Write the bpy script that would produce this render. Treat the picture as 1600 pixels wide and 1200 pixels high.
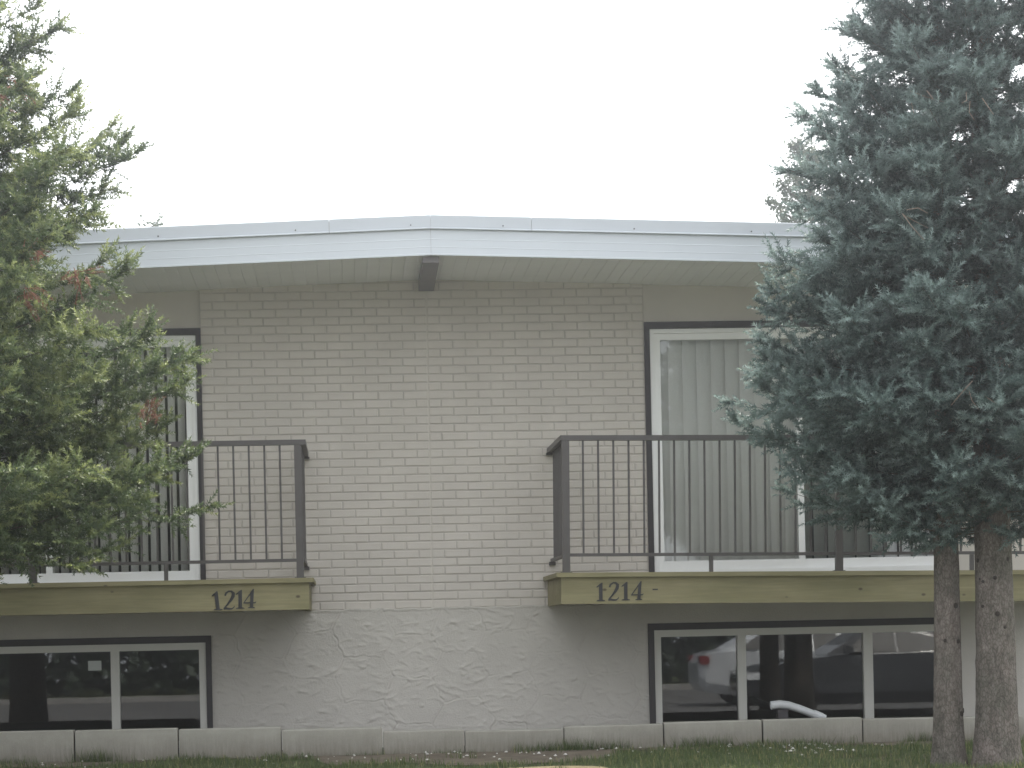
import bpy, math, random
import numpy as np
from mathutils import Matrix, Vector

R = math.radians
scene = bpy.context.scene
for o in list(bpy.data.objects):
    bpy.data.objects.remove(o)
C = scene.collection

# ------------------------------------------------------------------ camera
CAM = Vector((-0.678, -20.075, -0.304))
cam_data = bpy.data.cameras.new('camera')
cam = bpy.data.objects.new('camera', cam_data)
C.objects.link(cam)
yaw, roll = 0.0654, -0.0216
fw = Vector((math.sin(yaw), math.cos(yaw), 0))
rt = Vector((math.cos(yaw), -math.sin(yaw), 0))
up = Vector((0, 0, 1))
r2 = rt * math.cos(roll) + up * math.sin(roll)
u2 = -rt * math.sin(roll) + up * math.cos(roll)
M = Matrix((r2, u2, -fw)).transposed().to_4x4()
M.translation = CAM
cam.matrix_world = M
cam_data.sensor_width = 36
cam_data.lens = 3872 / 1600 * 36
cam_data.shift_y = 393.2 / 1600
cam_data.clip_start = 0.1
cam_data.clip_end = 2000
scene.camera = cam

# ------------------------------------------------------------------ light
SUN_EL, SUN_AZ = R(57), R(28)          # sun stands behind the house, a little to the right
world = bpy.data.worlds.new('World')
scene.world = world
world.use_nodes = True
nt = world.node_tree
sky = nt.nodes.new('ShaderNodeTexSky')
sky.sky_type = 'NISHITA'
sky.sun_disc = False
sky.sun_elevation = SUN_EL
sky.sun_rotation = SUN_AZ
sky.air_density = 1.2
sky.dust_density = 6.0
hsv = nt.nodes.new('ShaderNodeHueSaturation')   # thin white overcast: the same sky, greyed evenly
hsv.inputs['Saturation'].default_value = 0.22
bg = nt.nodes['Background']
nt.links.new(sky.outputs[0], hsv.inputs['Color'])
veil = nt.nodes.new('ShaderNodeMix')              # a thin even layer of cloud over all of it
veil.data_type = 'RGBA'
veil.inputs[0].default_value = 0.6
veil.inputs[7].default_value = (6.6, 6.8, 7.0, 1)
nt.links.new(hsv.outputs[0], veil.inputs[6])
nt.links.new(veil.outputs[2], bg.inputs['Color'])
bg.inputs['Strength'].default_value = 0.15
sun_d = bpy.data.lights.new('sun', 'SUN')
sun_d.energy = 3.2
sun_d.angle = R(4)
sun_d.color = (1.0, 0.93, 0.82)
sun = bpy.data.objects.new('sun', sun_d)
C.objects.link(sun)
sdir = Vector((math.sin(SUN_AZ) * math.cos(SUN_EL), math.cos(SUN_AZ) * math.cos(SUN_EL), math.sin(SUN_EL)))
sun.rotation_euler = (-sdir).to_track_quat('-Z', 'Y').to_euler()
sun.location = (0, 0, 30)
scene.view_settings.view_transform = 'Standard'
scene.view_settings.look = 'None'
scene.view_settings.exposure = 1.5
scene.view_settings.gamma = 1.0
scene.view_settings.use_curve_mapping = False
scene.cycles.max_bounces = 7
scene.cycles.diffuse_bounces = 4
scene.cycles.transparent_max_bounces = 8
scene.cycles.volume_bounces = 0

# ------------------------------------------------------------------ helpers
WLOC = {}                     # world location of every empty / parent


class MB:
    def __init__(self):
        self.v, self.f = [], []

    def add(self, vs, fs):
        n = len(self.v)
        self.v += [tuple(p) for p in vs]
        self.f += [tuple(i + n for i in f) for f in fs]
        return self

    def box(self, x0, x1, y0, y1, z0, z1):
        return self.add([(x0, y0, z0), (x1, y0, z0), (x1, y1, z0), (x0, y1, z0),
                         (x0, y0, z1), (x1, y0, z1), (x1, y1, z1), (x0, y1, z1)],
                        [(0, 3, 2, 1), (4, 5, 6, 7), (0, 1, 5, 4), (1, 2, 6, 5), (2, 3, 7, 6), (3, 0, 4, 7)])

    def tube(self, pts, rad, n=8, cap=True):
        pts = [Vector(p) for p in pts]
        rings = []
        ref = None
        for i, p in enumerate(pts):
            t = (pts[min(i + 1, len(pts) - 1)] - pts[max(i - 1, 0)]).normalized()
            if ref is None:
                ref = t.orthogonal().normalized()
            ref = (ref - t * ref.dot(t)).normalized()
            b = t.cross(ref)
            r = rad[i] if hasattr(rad, '__len__') else rad
            rings.append([p + (ref * math.cos(a) + b * math.sin(a)) * r
                          for a in (2 * math.pi * k / n for k in range(n))])
        vs = [q for ring in rings for q in ring]
        fs = []
        for i in range(len(pts) - 1):
            for k in range(n):
                fs.append((i * n + k, i * n + (k + 1) % n, (i + 1) * n + (k + 1) % n, (i + 1) * n + k))
        if cap:
            fs.append(tuple(range(n - 1, -1, -1)))
            fs.append(tuple((len(pts) - 1) * n + k for k in range(n)))
        return self.add(vs, fs)

    def prism(self, poly, y0, y1):
        """polygon in x,z extruded from y0 to y1"""
        n = len(poly)
        vs = [(x, y0, z) for x, z in poly] + [(x, y1, z) for x, z in poly]
        fs = [tuple(range(n)), tuple(range(2 * n - 1, n - 1, -1))]
        for k in range(n):
            fs.append((k, n + k, n + (k + 1) % n, (k + 1) % n))
        return self.add(vs, fs)


def link_mesh(name, me, loc, mat, parent=None):
    o = bpy.data.objects.new(name, me)
    C.objects.link(o)
    if mat is not None and not me.materials:
        me.materials.append(mat)
    o.location = Vector(loc) - (WLOC[parent.name] if parent else Vector((0, 0, 0)))
    if parent:
        o.parent = parent
    WLOC[o.name] = Vector(loc)
    return o


def build(name, mb, mat, parent=None, smooth=False, origin=None):
    v = np.array(mb.v, float)
    if origin is None:
        lo, hi = v.min(0), v.max(0)
        origin = ((lo[0] + hi[0]) / 2, (lo[1] + hi[1]) / 2, lo[2])
    me = bpy.data.meshes.new(name)
    me.from_pydata((v - np.array(origin)).tolist(), [], mb.f)
    if smooth:
        me.polygons.foreach_set('use_smooth', [True] * len(me.polygons))
    me.update()
    return link_mesh(name, me, origin, mat, parent)


def tri_mesh(name, verts, mat, parent, origin, tint=None):
    """verts (n,3,3): loose triangles; tint (n,)"""
    n = len(verts)
    me = bpy.data.meshes.new(name)
    me.vertices.add(n * 3)
    me.vertices.foreach_set('co', (verts.reshape(-1, 3) - np.array(origin)).astype(np.float32).ravel())
    me.loops.add(n * 3)
    me.loops.foreach_set('vertex_index', np.arange(n * 3, dtype=np.int32))
    me.polygons.add(n)
    me.polygons.foreach_set('loop_start', np.arange(0, n * 3, 3, dtype=np.int32))
    me.polygons.foreach_set('loop_total', np.full(n, 3, dtype=np.int32))
    if tint is not None:
        a = me.attributes.new('tint', 'FLOAT', 'POINT')
        a.data.foreach_set('value', np.repeat(tint, 3).astype(np.float32))
    me.update(calc_edges=True)
    return link_mesh(name, me, origin, mat, parent)


def empty(name, loc, label=None, cat=None, group=None):
    o = bpy.data.objects.new(name, None)
    o.empty_display_size = 0.2
    C.objects.link(o)
    o.location = loc
    WLOC[o.name] = Vector(loc)
    tag(o, label, cat, group)
    return o


def tag(o, label=None, cat=None, group=None, kind=None):
    if label: o['label'] = label
    if cat: o['category'] = cat
    if group: o['group'] = group
    if kind: o['kind'] = kind
    return o


# ------------------------------------------------------------------ materials
def mat_new(name):
    m = bpy.data.materials.new(name)
    m.use_nodes = True
    t = m.node_tree
    return m, t, t.nodes['Principled BSDF']


def ramp(t, stops):
    n = t.nodes.new('ShaderNodeValToRGB')
    el = n.color_ramp.elements
    while len(el) < len(stops):
        el.new(0.5)
    for e, (p, c) in zip(el, stops):
        e.position = p
        e.color = (*c, 1)
    return n


def noise(t, vec, scale, detail=6, rough=0.6, dist=0.0):
    n = t.nodes.new('ShaderNodeTexNoise')
    n.inputs['Scale'].default_value = scale
    n.inputs['Detail'].default_value = detail
    n.inputs['Roughness'].default_value = rough
    n.inputs['Distortion'].default_value = dist
    if vec is not None:
        t.links.new(vec, n.inputs['Vector'])
    return n


def mapping(t, vec, scale):
    m = t.nodes.new('ShaderNodeMapping')
    m.inputs['Scale'].default_value = scale
    t.links.new(vec, m.inputs['Vector'])
    return m.outputs[0]


def mixc(t, fac, a, b, mode='MIX'):
    n = t.nodes.new('ShaderNodeMix')
    n.data_type = 'RGBA'
    n.blend_type = mode
    for sock, val in ((n.inputs[0], fac), (n.inputs[6], a), (n.inputs[7], b)):
        if isinstance(val, (int, float)):
            sock.default_value = val
        elif isinstance(val, tuple):
            sock.default_value = (*val, 1)
        else:
            t.links.new(val, sock)
    return n.outputs[2]


def bump(t, b, height, strength, dist):
    n = t.nodes.new('ShaderNodeBump')
    n.inputs['Strength'].default_value = strength
    n.inputs['Distance'].default_value = dist
    t.links.new(height, n.inputs['Height'])
    t.links.new(n.outputs[0], b.inputs['Normal'])


def position(t):
    return t.nodes.new('ShaderNodeNewGeometry').outputs['Position']


def simple(name, col, rough=0.6, var=0.12, scale=6.0, fine=180.0, bs=0.15, bd=0.002, spec=0.4, stretch=(1, 1, 1)):
    """a base colour with large soft wear and a fine grain"""
    m, t, b = mat_new(name)
    p = mapping(t, position(t), stretch)
    n1, n2 = noise(t, p, scale), noise(t, p, fine, 4)
    lo = tuple(max(0, c * (1 - var)) for c in col)
    hi = tuple(min(1, c * (1 + var)) for c in col)
    r = ramp(t, [(0.3, lo), (0.7, hi)])
    t.links.new(n1.outputs[0], r.inputs[0])
    c = mixc(t, 0.25, r.outputs[0], mixc(t, n2.outputs[0], lo, hi))
    t.links.new(c, b.inputs['Base Color'])
    b.inputs['Roughness'].default_value = rough
    b.inputs['Specular IOR Level'].default_value = spec
    if bs:
        bump(t, b, n2.outputs[0], bs, bd)
    return m


WALL = (0.57, 0.53, 0.483)
m_brick = simple('painted_brick', WALL, 0.75, 0.09, 2.0, 120, 0.5, 0.004, 0.25)
m_mortar = simple('painted_mortar', (0.49, 0.455, 0.42), 0.85, 0.12, 5, 150, 0.5, 0.004, 0.2)
m_stucco = simple('painted_stucco', (0.50, 0.475, 0.437), 0.8, 0.08, 2.5, 90, 0.7, 0.006, 0.25)
m_stucco2 = simple('smooth_stucco', (0.56, 0.525, 0.475), 0.85, 0.06, 2.5, 220, 0.6, 0.004, 0.2)
m_white = simple('white_metal', (0.555, 0.59, 0.63), 0.4, 0.03, 1.2, 60, 0.05, 0.001, 0.5)
m_flash = simple('grey_flashing', (0.47, 0.50, 0.535), 0.4, 0.04, 1.2, 60, 0.05, 0.001, 0.5)
m_vinyl = simple('white_vinyl', (0.84, 0.84, 0.83), 0.4, 0.03, 2, 60, 0.0, 0.001, 0.5)
m_frame = simple('beige_vinyl', (0.56, 0.55, 0.51), 0.45, 0.04, 2, 60, 0.0, 0.001, 0.5)
m_soffit = simple('beige_soffit', (0.78, 0.785, 0.80), 0.55, 0.05, 2, 60, 0.05, 0.001, 0.4)
m_beam = simple('brown_beam', (0.22, 0.20, 0.205), 0.65, 0.1, 4, 90, 0.2, 0.002, 0.3)
m_trim = simple('dark_trim', (0.035, 0.031, 0.034), 0.55, 0.15, 6, 90, 0.1, 0.001, 0.4)
m_rail = simple('brown_rail', (0.068, 0.061, 0.058), 0.45, 0.12, 6, 90, 0.05, 0.001, 0.5)
m_black = simple('black_numeral', (0.015, 0.015, 0.018), 0.45, 0.2, 9, 90, 0.05, 0.001, 0.5)
m_roof = simple('roof_gravel', (0.22, 0.21, 0.2), 0.95, 0.2, 5, 60, 0.6, 0.01, 0.2)
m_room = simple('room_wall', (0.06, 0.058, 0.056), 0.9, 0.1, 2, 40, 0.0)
m_dirt = simple('bare_soil', (0.14, 0.118, 0.09), 0.95, 0.35, 7, 60, 0.8, 0.02, 0.2)
m_gravel = simple('grey_gravel', (0.16, 0.15, 0.135), 0.95, 0.35, 30, 120, 0.9, 0.02, 0.2)
m_asphalt = simple('asphalt', (0.13, 0.128, 0.125), 0.9, 0.15, 2, 160, 0.5, 0.005, 0.3)
m_walk = simple('concrete_walk', (0.34, 0.33, 0.31), 0.9, 0.1, 2, 120, 0.3, 0.003, 0.3)
m_tyre = simple('tyre_rubber', (0.02, 0.02, 0.02), 0.85, 0.1, 8, 90, 0.1)
m_rim = simple('alloy_rim', (0.16, 0.16, 0.17), 0.35, 0.05, 8, 90, 0.0)
m_red = simple('tail_light_red', (0.22, 0.02, 0.02), 0.25, 0.05, 8, 90, 0.0)
m_lens = simple('lamp_lens', (0.7, 0.72, 0.74), 0.15, 0.05, 8, 90, 0.0)
m_pipe = simple('white_plastic_pipe', (0.52, 0.53, 0.54), 0.5, 0.12, 8, 90, 0.1, 0.001)
m_dead = simple('dead_needles', (0.17, 0.07, 0.045), 0.85, 0.3, 12, 200, 0.0)
m_twig = simple('bare_twig', (0.20, 0.15, 0.115), 0.9, 0.25, 12, 200, 0.0)
m_limb = simple('spruce_limb', (0.085, 0.07, 0.058), 0.95, 0.25, 12, 120, 0.5, 0.004, 0.2)
m_pebble = simple('pale_pebble', (0.55, 0.53, 0.5), 0.8, 0.25, 30, 120, 0.2)
m_sticker = simple('paper_sticker', (0.42, 0.44, 0.42), 0.7, 0.05, 9, 90, 0.0)


def wood_mat(name, c1, c2, dark):
    m, t, b = mat_new(name)
    p = position(t)
    g = noise(t, mapping(t, p, (1.2, 9, 22)), 2.0, 8, 0.65, 0.6)
    r = ramp(t, [(0.3, c1), (0.7, c2)])
    t.links.new(g.outputs[0], r.inputs[0])
    big = noise(t, mapping(t, p, (0.9, 2, 3)), 1.6, 3)
    rb = ramp(t, [(0.35, (0.72, 0.75, 0.70)), (0.7, (1, 1, 1))])
    t.links.new(big.outputs[0], rb.inputs[0])
    c = mixc(t, 1.0, r.outputs[0], rb.outputs[0], 'MULTIPLY')
    v = t.nodes.new('ShaderNodeTexVoronoi')          # scattered knots
    v.inputs['Scale'].default_value = 1.0
    t.links.new(mapping(t, p, (5.0, 6, 8.0)), v.inputs['Vector'])
    rk = ramp(t, [(0.05, (1, 1, 1)), (0.11, (0, 0, 0))])
    t.links.new(v.outputs['Distance'], rk.inputs[0])
    c = mixc(t, rk.outputs[0], c, dark)
    t.links.new(c, b.inputs['Base Color'])
    b.inputs['Roughness'].default_value = 0.75
    b.inputs['Specular IOR Level'].default_value = 0.25
    bump(t, b, g.outputs[0], 0.25, 0.002)
    return m


m_wood = wood_mat('treated_timber', (0.24, 0.21, 0.122), (0.33, 0.294, 0.176), (0.085, 0.065, 0.04))


def concrete_mat():
    m, t, b = mat_new('precast_concrete')
    p = position(t)
    n1, n2 = noise(t, p, 5.0, 8, 0.7), noise(t, p, 140, 4)
    r = ramp(t, [(0.25, (0.26, 0.25, 0.215)), (0.75, (0.40, 0.385, 0.34))])
    t.links.new(n1.outputs[0], r.inputs[0])
    s = noise(t, mapping(t, p, (60, 60, 6)), 1.0, 5, 0.7)     # splash streaks of soil low on the face
    sep = t.nodes.new('ShaderNodeSeparateXYZ')
    t.links.new(p, sep.inputs[0])
    mr = t.nodes.new('ShaderNodeMapRange')
    mr.inputs[1].default_value, mr.inputs[2].default_value = -0.99, -1.2
    t.links.new(sep.outputs['Z'], mr.inputs[0])
    mm = t.nodes.new('ShaderNodeMath'); mm.operation = 'MULTIPLY'
    t.links.new(mr.outputs[0], mm.inputs[0]); t.links.new(s.outputs[0], mm.inputs[1])
    mm2 = t.nodes.new('ShaderNodeMath'); mm2.operation = 'MULTIPLY'; mm2.inputs[1].default_value = 1.7; mm2.use_clamp = True
    t.links.new(mm.outputs[0], mm2.inputs[0])
    c = mixc(t, mm2.outputs[0], r.outputs[0], (0.11, 0.095, 0.07))
    c = mixc(t, 0.2, c, mixc(t, n2.outputs[0], (0.15, 0.14, 0.12), (0.5, 0.48, 0.44)))
    t.links.new(c, b.inputs['Base Color'])
    b.inputs['Roughness'].default_value = 0.9
    b.inputs['Specular IOR Level'].default_value = 0.2
    bump(t, b, n2.outputs[0], 0.4, 0.004)
    return m


m_conc = concrete_mat()


def bark_mat():
    m, t, b = mat_new('spruce_bark')
    p = position(t)
    v = t.nodes.new('ShaderNodeTexVoronoi')
    v.feature = 'DISTANCE_TO_EDGE'
    v.inputs['Scale'].default_value = 1.0
    d = noise(t, p, 25, 4)
    pv = mixc(t, 0.04, p, d.outputs['Color'], 'ADD')
    t.links.new(mapping(t, pv, (60, 60, 24)), v.inputs['Vector'])
    n1 = noise(t, mapping(t, p, (1, 1, 0.4)), 30, 8, 0.7)
    n2 = noise(t, p, 4, 3)
    r = ramp(t, [(0.25, (0.085, 0.075, 0.068)), (0.5, (0.19, 0.172, 0.155)), (0.8, (0.31, 0.29, 0.27))])
    t.links.new(n1.outputs[0], r.inputs[0])
    rv = ramp(t, [(0.0, (0.45, 0.42, 0.4)), (0.18, (1, 1, 1))])
    t.links.new(v.outputs['Distance'], rv.inputs[0])
    c = mixc(t, 0.8, r.outputs[0], rv.outputs[0], 'MULTIPLY')
    rb = ramp(t, [(0.35, (0.7, 0.72, 0.68)), (0.65, (1.05, 1, 1))])
    t.links.new(n2.outputs[0], rb.inputs[0])
    c = mixc(t, 1.0, c, rb.outputs[0], 'MULTIPLY')
    t.links.new(c, b.inputs['Base Color'])
    b.inputs['Roughness'].default_value = 0.95
    b.inputs['Specular IOR Level'].default_value = 0.15
    h = mixc(t, 0.5, n1.outputs[0], rv.outputs[0])
    bump(t, b, h, 0.9, 0.012)
    return m


m_bark = bark_mat()
m_knot = simple('branch_scar', (0.045, 0.038, 0.033), 0.95, 0.3, 40, 160, 0.5, 0.005, 0.1)


def leaf_mat(name, stops, trans=0.35, rough=0.55):
    m, t, b = mat_new(name)
    a = t.nodes.new('ShaderNodeAttribute')
    a.attribute_name = 'tint'
    r = ramp(t, stops)
    t.links.new(a.outputs['Fac'], r.inputs[0])
    t.links.new(r.outputs[0], b.inputs['Base Color'])
    b.inputs['Roughness'].default_value = rough
    b.inputs['Specular IOR Level'].default_value = 0.35
    tr = t.nodes.new('ShaderNodeBsdfTranslucent')
    t.links.new(r.outputs[0], tr.inputs['Color'])
    mx = t.nodes.new('ShaderNodeMixShader')
    mx.inputs[0].default_value = trans
    t.links.new(b.outputs[0], mx.inputs[1])
    t.links.new(tr.outputs[0], mx.inputs[2])
    t.links.new(mx.outputs[0], t.nodes['Material Output'].inputs['Surface'])
    return m


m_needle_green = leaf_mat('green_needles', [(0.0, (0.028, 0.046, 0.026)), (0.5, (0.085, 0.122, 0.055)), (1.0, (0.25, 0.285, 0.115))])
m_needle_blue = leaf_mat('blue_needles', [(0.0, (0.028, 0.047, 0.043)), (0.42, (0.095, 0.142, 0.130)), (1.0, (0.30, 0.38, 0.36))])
m_needle_far = leaf_mat('far_foliage', [(0.0, (0.05, 0.07, 0.05)), (1.0, (0.12, 0.15, 0.11))])
m_grass = leaf_mat('grass_blades', [(0.0, (0.05, 0.075, 0.03)), (0.6, (0.10, 0.135, 0.045)), (1.0, (0.26, 0.24, 0.11))], 0.3)


def glass_mat():
    m, t, b = mat_new('window_glass')
    t.nodes.remove(b)
    fr = t.nodes.new('ShaderNodeFresnel')
    fr.inputs['IOR'].default_value = 1.52
    mul = t.nodes.new('ShaderNodeMath'); mul.operation = 'MULTIPLY'
    mul.inputs[1].default_value = 1.1              # two panes, four faces
    mul.use_clamp = True
    t.links.new(fr.outputs[0], mul.inputs[0])
    tr = t.nodes.new('ShaderNodeBsdfTransparent')
    tr.inputs[0].default_value = (0.955, 0.96, 0.95, 1)
    gl = t.nodes.new('ShaderNodeBsdfGlossy')
    gl.inputs['Roughness'].default_value = 0.012
    gl.inputs['Color'].default_value = (0.95, 0.97, 1, 1)
    mx = t.nodes.new('ShaderNodeMixShader')
    t.links.new(mul.outputs[0], mx.inputs[0])
    t.links.new(tr.outputs[0], mx.inputs[1])
    t.links.new(gl.outputs[0], mx.inputs[2])
    t.links.new(mx.outputs[0], t.nodes['Material Output'].inputs['Surface'])
    return m


m_glass = glass_mat()


def car_paint(name, col):
    m, t, b = mat_new(name)
    n = noise(t, position(t), 900, 2)
    t.links.new(mixc(t, n.outputs[0], tuple(c * 0.9 for c in col), col), b.inputs['Base Color'])
    b.inputs['Roughness'].default_value = 0.35
    b.inputs['Coat Weight'].default_value = 0.8
    b.inputs['Coat Roughness'].default_value = 0.04
    return m


m_car_dark = car_paint('charcoal_paint', (0.025, 0.027, 0.03))
m_car_silver = car_paint('silver_paint', (0.62, 0.64, 0.66))
m_car_glass = simple('car_glass', (0.012, 0.014, 0.015), 0.3, 0.1, 4, 60, 0.0, 0.001, 0.15)


def slat_mat(name, col, trans):
    m, t, b = mat_new(name)
    n = noise(t, mapping(t, position(t), (60, 60, 2)), 2.0, 4)
    c = mixc(t, n.outputs[0], tuple(x * 0.92 for x in col), col)
    t.links.new(c, b.inputs['Base Color'])
    b.inputs['Roughness'].default_value = 0.7
    tr = t.nodes.new('ShaderNodeBsdfTranslucent')
    t.links.new(c, tr.inputs['Color'])
    mx = t.nodes.new('ShaderNodeMixShader')
    mx.inputs[0].default_value = trans
    t.links.new(b.outputs[0], mx.inputs[1]); t.links.new(tr.outputs[0], mx.inputs[2])
    t.links.new(mx.outputs[0], t.nodes['Material Output'].inputs['Surface'])
    return m


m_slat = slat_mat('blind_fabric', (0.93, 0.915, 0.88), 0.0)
m_slat_shaded = slat_mat('blind_fabric_shaded', (0.55, 0.56, 0.54), 0.15)  # same fabric, its colour darkened for shade and an unbuilt screen

# ------------------------------------------------------------------ ground
GZ = -1.19


def gz(y):
    return GZ if y > -1.2 else GZ + (y + 1.2) * 0.0247


def strip(name, prof, x0, x1, mat, kind='structure', nx=2):
    """a sheet from a profile of (y, z) points"""
    mb = MB()
    xs = np.linspace(x0, x1, nx)
    n = len(prof)
    vs = [(x, y, z) for x in xs for y, z in prof]
    fs = [(i * n + j, (i + 1) * n + j, (i + 1) * n + j + 1, i * n + j + 1) for i in range(nx - 1) for j in range(n - 1)]
    mb.add(vs, [tuple(reversed(f)) for f in fs])
    o = build(name, mb, mat, None, origin=((x0 + x1) / 2, prof[0][0], prof[0][1]))
    tag(o, kind=kind)
    return o


def lawn_mat():
    m, t, b = mat_new('lawn_turf')
    p = position(t)
    n1, n2, n3 = noise(t, p, 1.3, 5, 0.6), noise(t, p, 60, 6, 0.7), noise(t, p, 6, 5, 0.6)
    g = ramp(t, [(0.25, (0.035, 0.05, 0.02)), (0.75, (0.10, 0.125, 0.05))])
    t.links.new(n2.outputs[0], g.inputs[0])
    s = ramp(t, [(0.3, (0.075, 0.06, 0.045)), (0.7, (0.15, 0.125, 0.085))])
    t.links.new(n2.outputs[0], s.inputs[0])
    w = ramp(t, [(0.50, (0, 0, 0)), (0.62, (1, 1, 1))])
    t.links.new(mixc(t, 0.5, n1.outputs[0], n3.outputs[0]), w.inputs[0])
    c = mixc(t, w.outputs[0], g.outputs[0], s.outputs[0])
    t.links.new(c, b.inputs['Base Color'])
    b.inputs['Roughness'].default_value = 0.95
    b.inputs['Specular IOR Level'].default_value = 0.15
    bump(t, b, n2.outputs[0], 0.8, 0.02)
    return m


m_lawn = lawn_mat()
strip('lawn', [(40, -1.4), (14, -1.3), (11.5, GZ), (-1.2, GZ), (-9.9, gz(-9.9)), (-10.2, gz(-9.9) - 0.01), (-10.25, -1.66),
               (-21, -1.705), (-39.0, -1.705), (-39.05, -1.56), (-60, -1.5)], -60, 60, m_lawn)
strip('sidewalk', [(-8.2, gz(-8.2) + 0.004), (-9.7, gz(-9.7) + 0.004)], -58, 58, m_walk)
strip('road', [(-10.32, -1.645), (-21, -1.69), (-38.9, -1.69)], -59, 59, m_asphalt)
for nm, y in (('kerb', -10.26), ('kerb', -38.96)):
    tag(build(nm, MB().box(-59.5, 59.5, y - 0.075, y + 0.075, -1.75, -1.40 if y > -20 else -1.55), m_walk), kind='structure')
strip('gravel_bed', [(0.2, GZ + 0.004), (-1.02, GZ + 0.006)], -7.5, 7.5, m_gravel)
# worn bare strip of soil in front of the edging
soil = MB()
rs = np.random.RandomState(4)
xs = np.linspace(-5.5, 6.0, 70)
far = [-1.12 for _ in xs]
near = [-1.42 - 0.15 * math.sin(x * 1.7 + 0.6) - 0.12 * math.sin(x * 4.1) - (0.85 if -0.9 < x < 1.2 else 0.0) + rs.uniform(-.08, .08) for x in xs]
soil.add([(x, y, gz(y) + 0.005) for x, y in zip(xs, far)] + [(x, y, gz(y) + 0.005) for x, y in zip(xs, near)],
         [(i, i + len(xs), i + len(xs) + 1, i + 1) for i in range(len(xs) - 1)])
tag(build('bare_soil', soil, m_dirt), kind='structure')
_near_x, _near_y = xs.copy(), np.array(near)

# yellow-tan patch laid on the lawn, with sparse grass
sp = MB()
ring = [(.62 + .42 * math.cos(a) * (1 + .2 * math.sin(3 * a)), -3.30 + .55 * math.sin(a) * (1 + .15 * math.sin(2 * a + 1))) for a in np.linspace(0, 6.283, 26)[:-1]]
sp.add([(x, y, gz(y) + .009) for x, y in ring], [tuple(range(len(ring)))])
m_tan = simple('yellow_tan', (0.36, 0.29, 0.17), 0.95, 0.3, 9, 90, 0.6, 0.01, 0.2)
tag(build('tan_patch', sp, m_tan), kind='structure')

# ------------------------------------------------------------------ house
house = empty('duplex_house', (0, 0, GZ), 'low grey duplex house with painted brick middle and white fascia', 'house')
BL, BR = -1.829, 1.767
BW, BH = 0.2032, 0.2032 / 3
J = 0.010
SLOPE = 0.033


def soff(x):
    return 2.592 - SLOPE * abs(x)


# brick veneer: mortar bed, then single bricks
bw = build('brick_wall', MB().prism([(BL, -0.068), (BR, -0.068), (BR, 2.70), (0, 2.74), (BL, 2.70)], 0.0065, 0.13), m_mortar, house)


def brick_mesh(w):
    """front face bevelled, sides run back into the mortar"""
    h = BH - J
    w = w - J
    e = 0.004
    vs = []
    for (a, c, y) in ((0, 0, 0.03), (0, 0, e), (e, e, 0.0)):
        vs += [(-w / 2 + a, y, -h / 2 + c), (w / 2 - a, y, -h / 2 + c), (w / 2 - a, y, h / 2 - c), (-w / 2 + a, y, h / 2 - c)]
    fs = []
    for r in range(2):
        for k in range(4):
            fs.append((r * 4 + k, r * 4 + (k + 1) % 4, r * 4 + 4 + (k + 1) % 4, r * 4 + 4 + k))
    fs.append((8, 9, 10, 11))
    return vs, fs


brick_cache = {}
bricks = []
rs = np.random.RandomState(11)
RIGHT = BR / BW                                       # bricks on the right half
for k in range(-1, 39):
    pieces = []
    if k % 2 == 0:
        ed = [i for i in range(0, 10)]
        pieces += [(-(a + 1), -a) for a in range(9)]
        pieces += [(a, a + 1) for a in range(8)] + [(8, RIGHT)]
    else:
        pieces += [(-0.5, 0)] + [(-(a + 1.5), -(a + 0.5)) for a in range(8)] + [(-9, -8.5)]
        pieces += [(0, 0.5)] + [(a + 0.5, a + 1.5) for a in range(7)] + [(7.5, 8.2), (8.2, RIGHT)]
    for a, b in pieces:
        bricks.append((a * BW, b * BW, k * BH, (k + 1) * BH))


def hidden(b):
    x = (b[0] + b[1]) / 2
    z = b[2]
    return (z < 1.25 and (x < -0.95 or x > 0.85)) or z > 2.5


order = sorted(bricks, key=lambda b: (hidden(b), -round(b[1] - b[0], 3), ((b[0] + b[1]) / 2) ** 2 + (b[2] - 1.2) ** 2))
rest = MB()
for i, (x0, x1, z0, z1) in enumerate(order):
    w = round(x1 - x0, 4)
    dx, dz, dy = rs.uniform(-.0015, .0015), rs.uniform(-.001, .001), rs.uniform(-.0022, .0022)
    c = ((x0 + x1) / 2 + dx, dy, (z0 + z1) / 2 + dz)
    if w not in brick_cache:
        vs, fs = brick_mesh(w)
        me = bpy.data.meshes.new('brick')
        me.from_pydata(vs, [], fs)
        me.materials.append(m_brick)
        brick_cache[w] = (me, vs, fs)
    me, vs, fs = brick_cache[w]
    if i < 300:
        o = link_mesh('brick', me, c, None, bw)
        o.rotation_euler = (rs.uniform(-.006, .006), rs.uniform(-.004, .004), rs.uniform(-.006, .006))
    else:
        rest.add([(p[0] + c[0], p[1] + c[1], p[2] + c[2]) for p in vs], fs)
tag(build('remaining_bricks', rest, m_brick, bw), kind='stuff')
build('caulk_joint', MB().box(-0.006, 0.006, 0.0035, 0.02, -0.066, 2.6), m_brick, bw)

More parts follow.
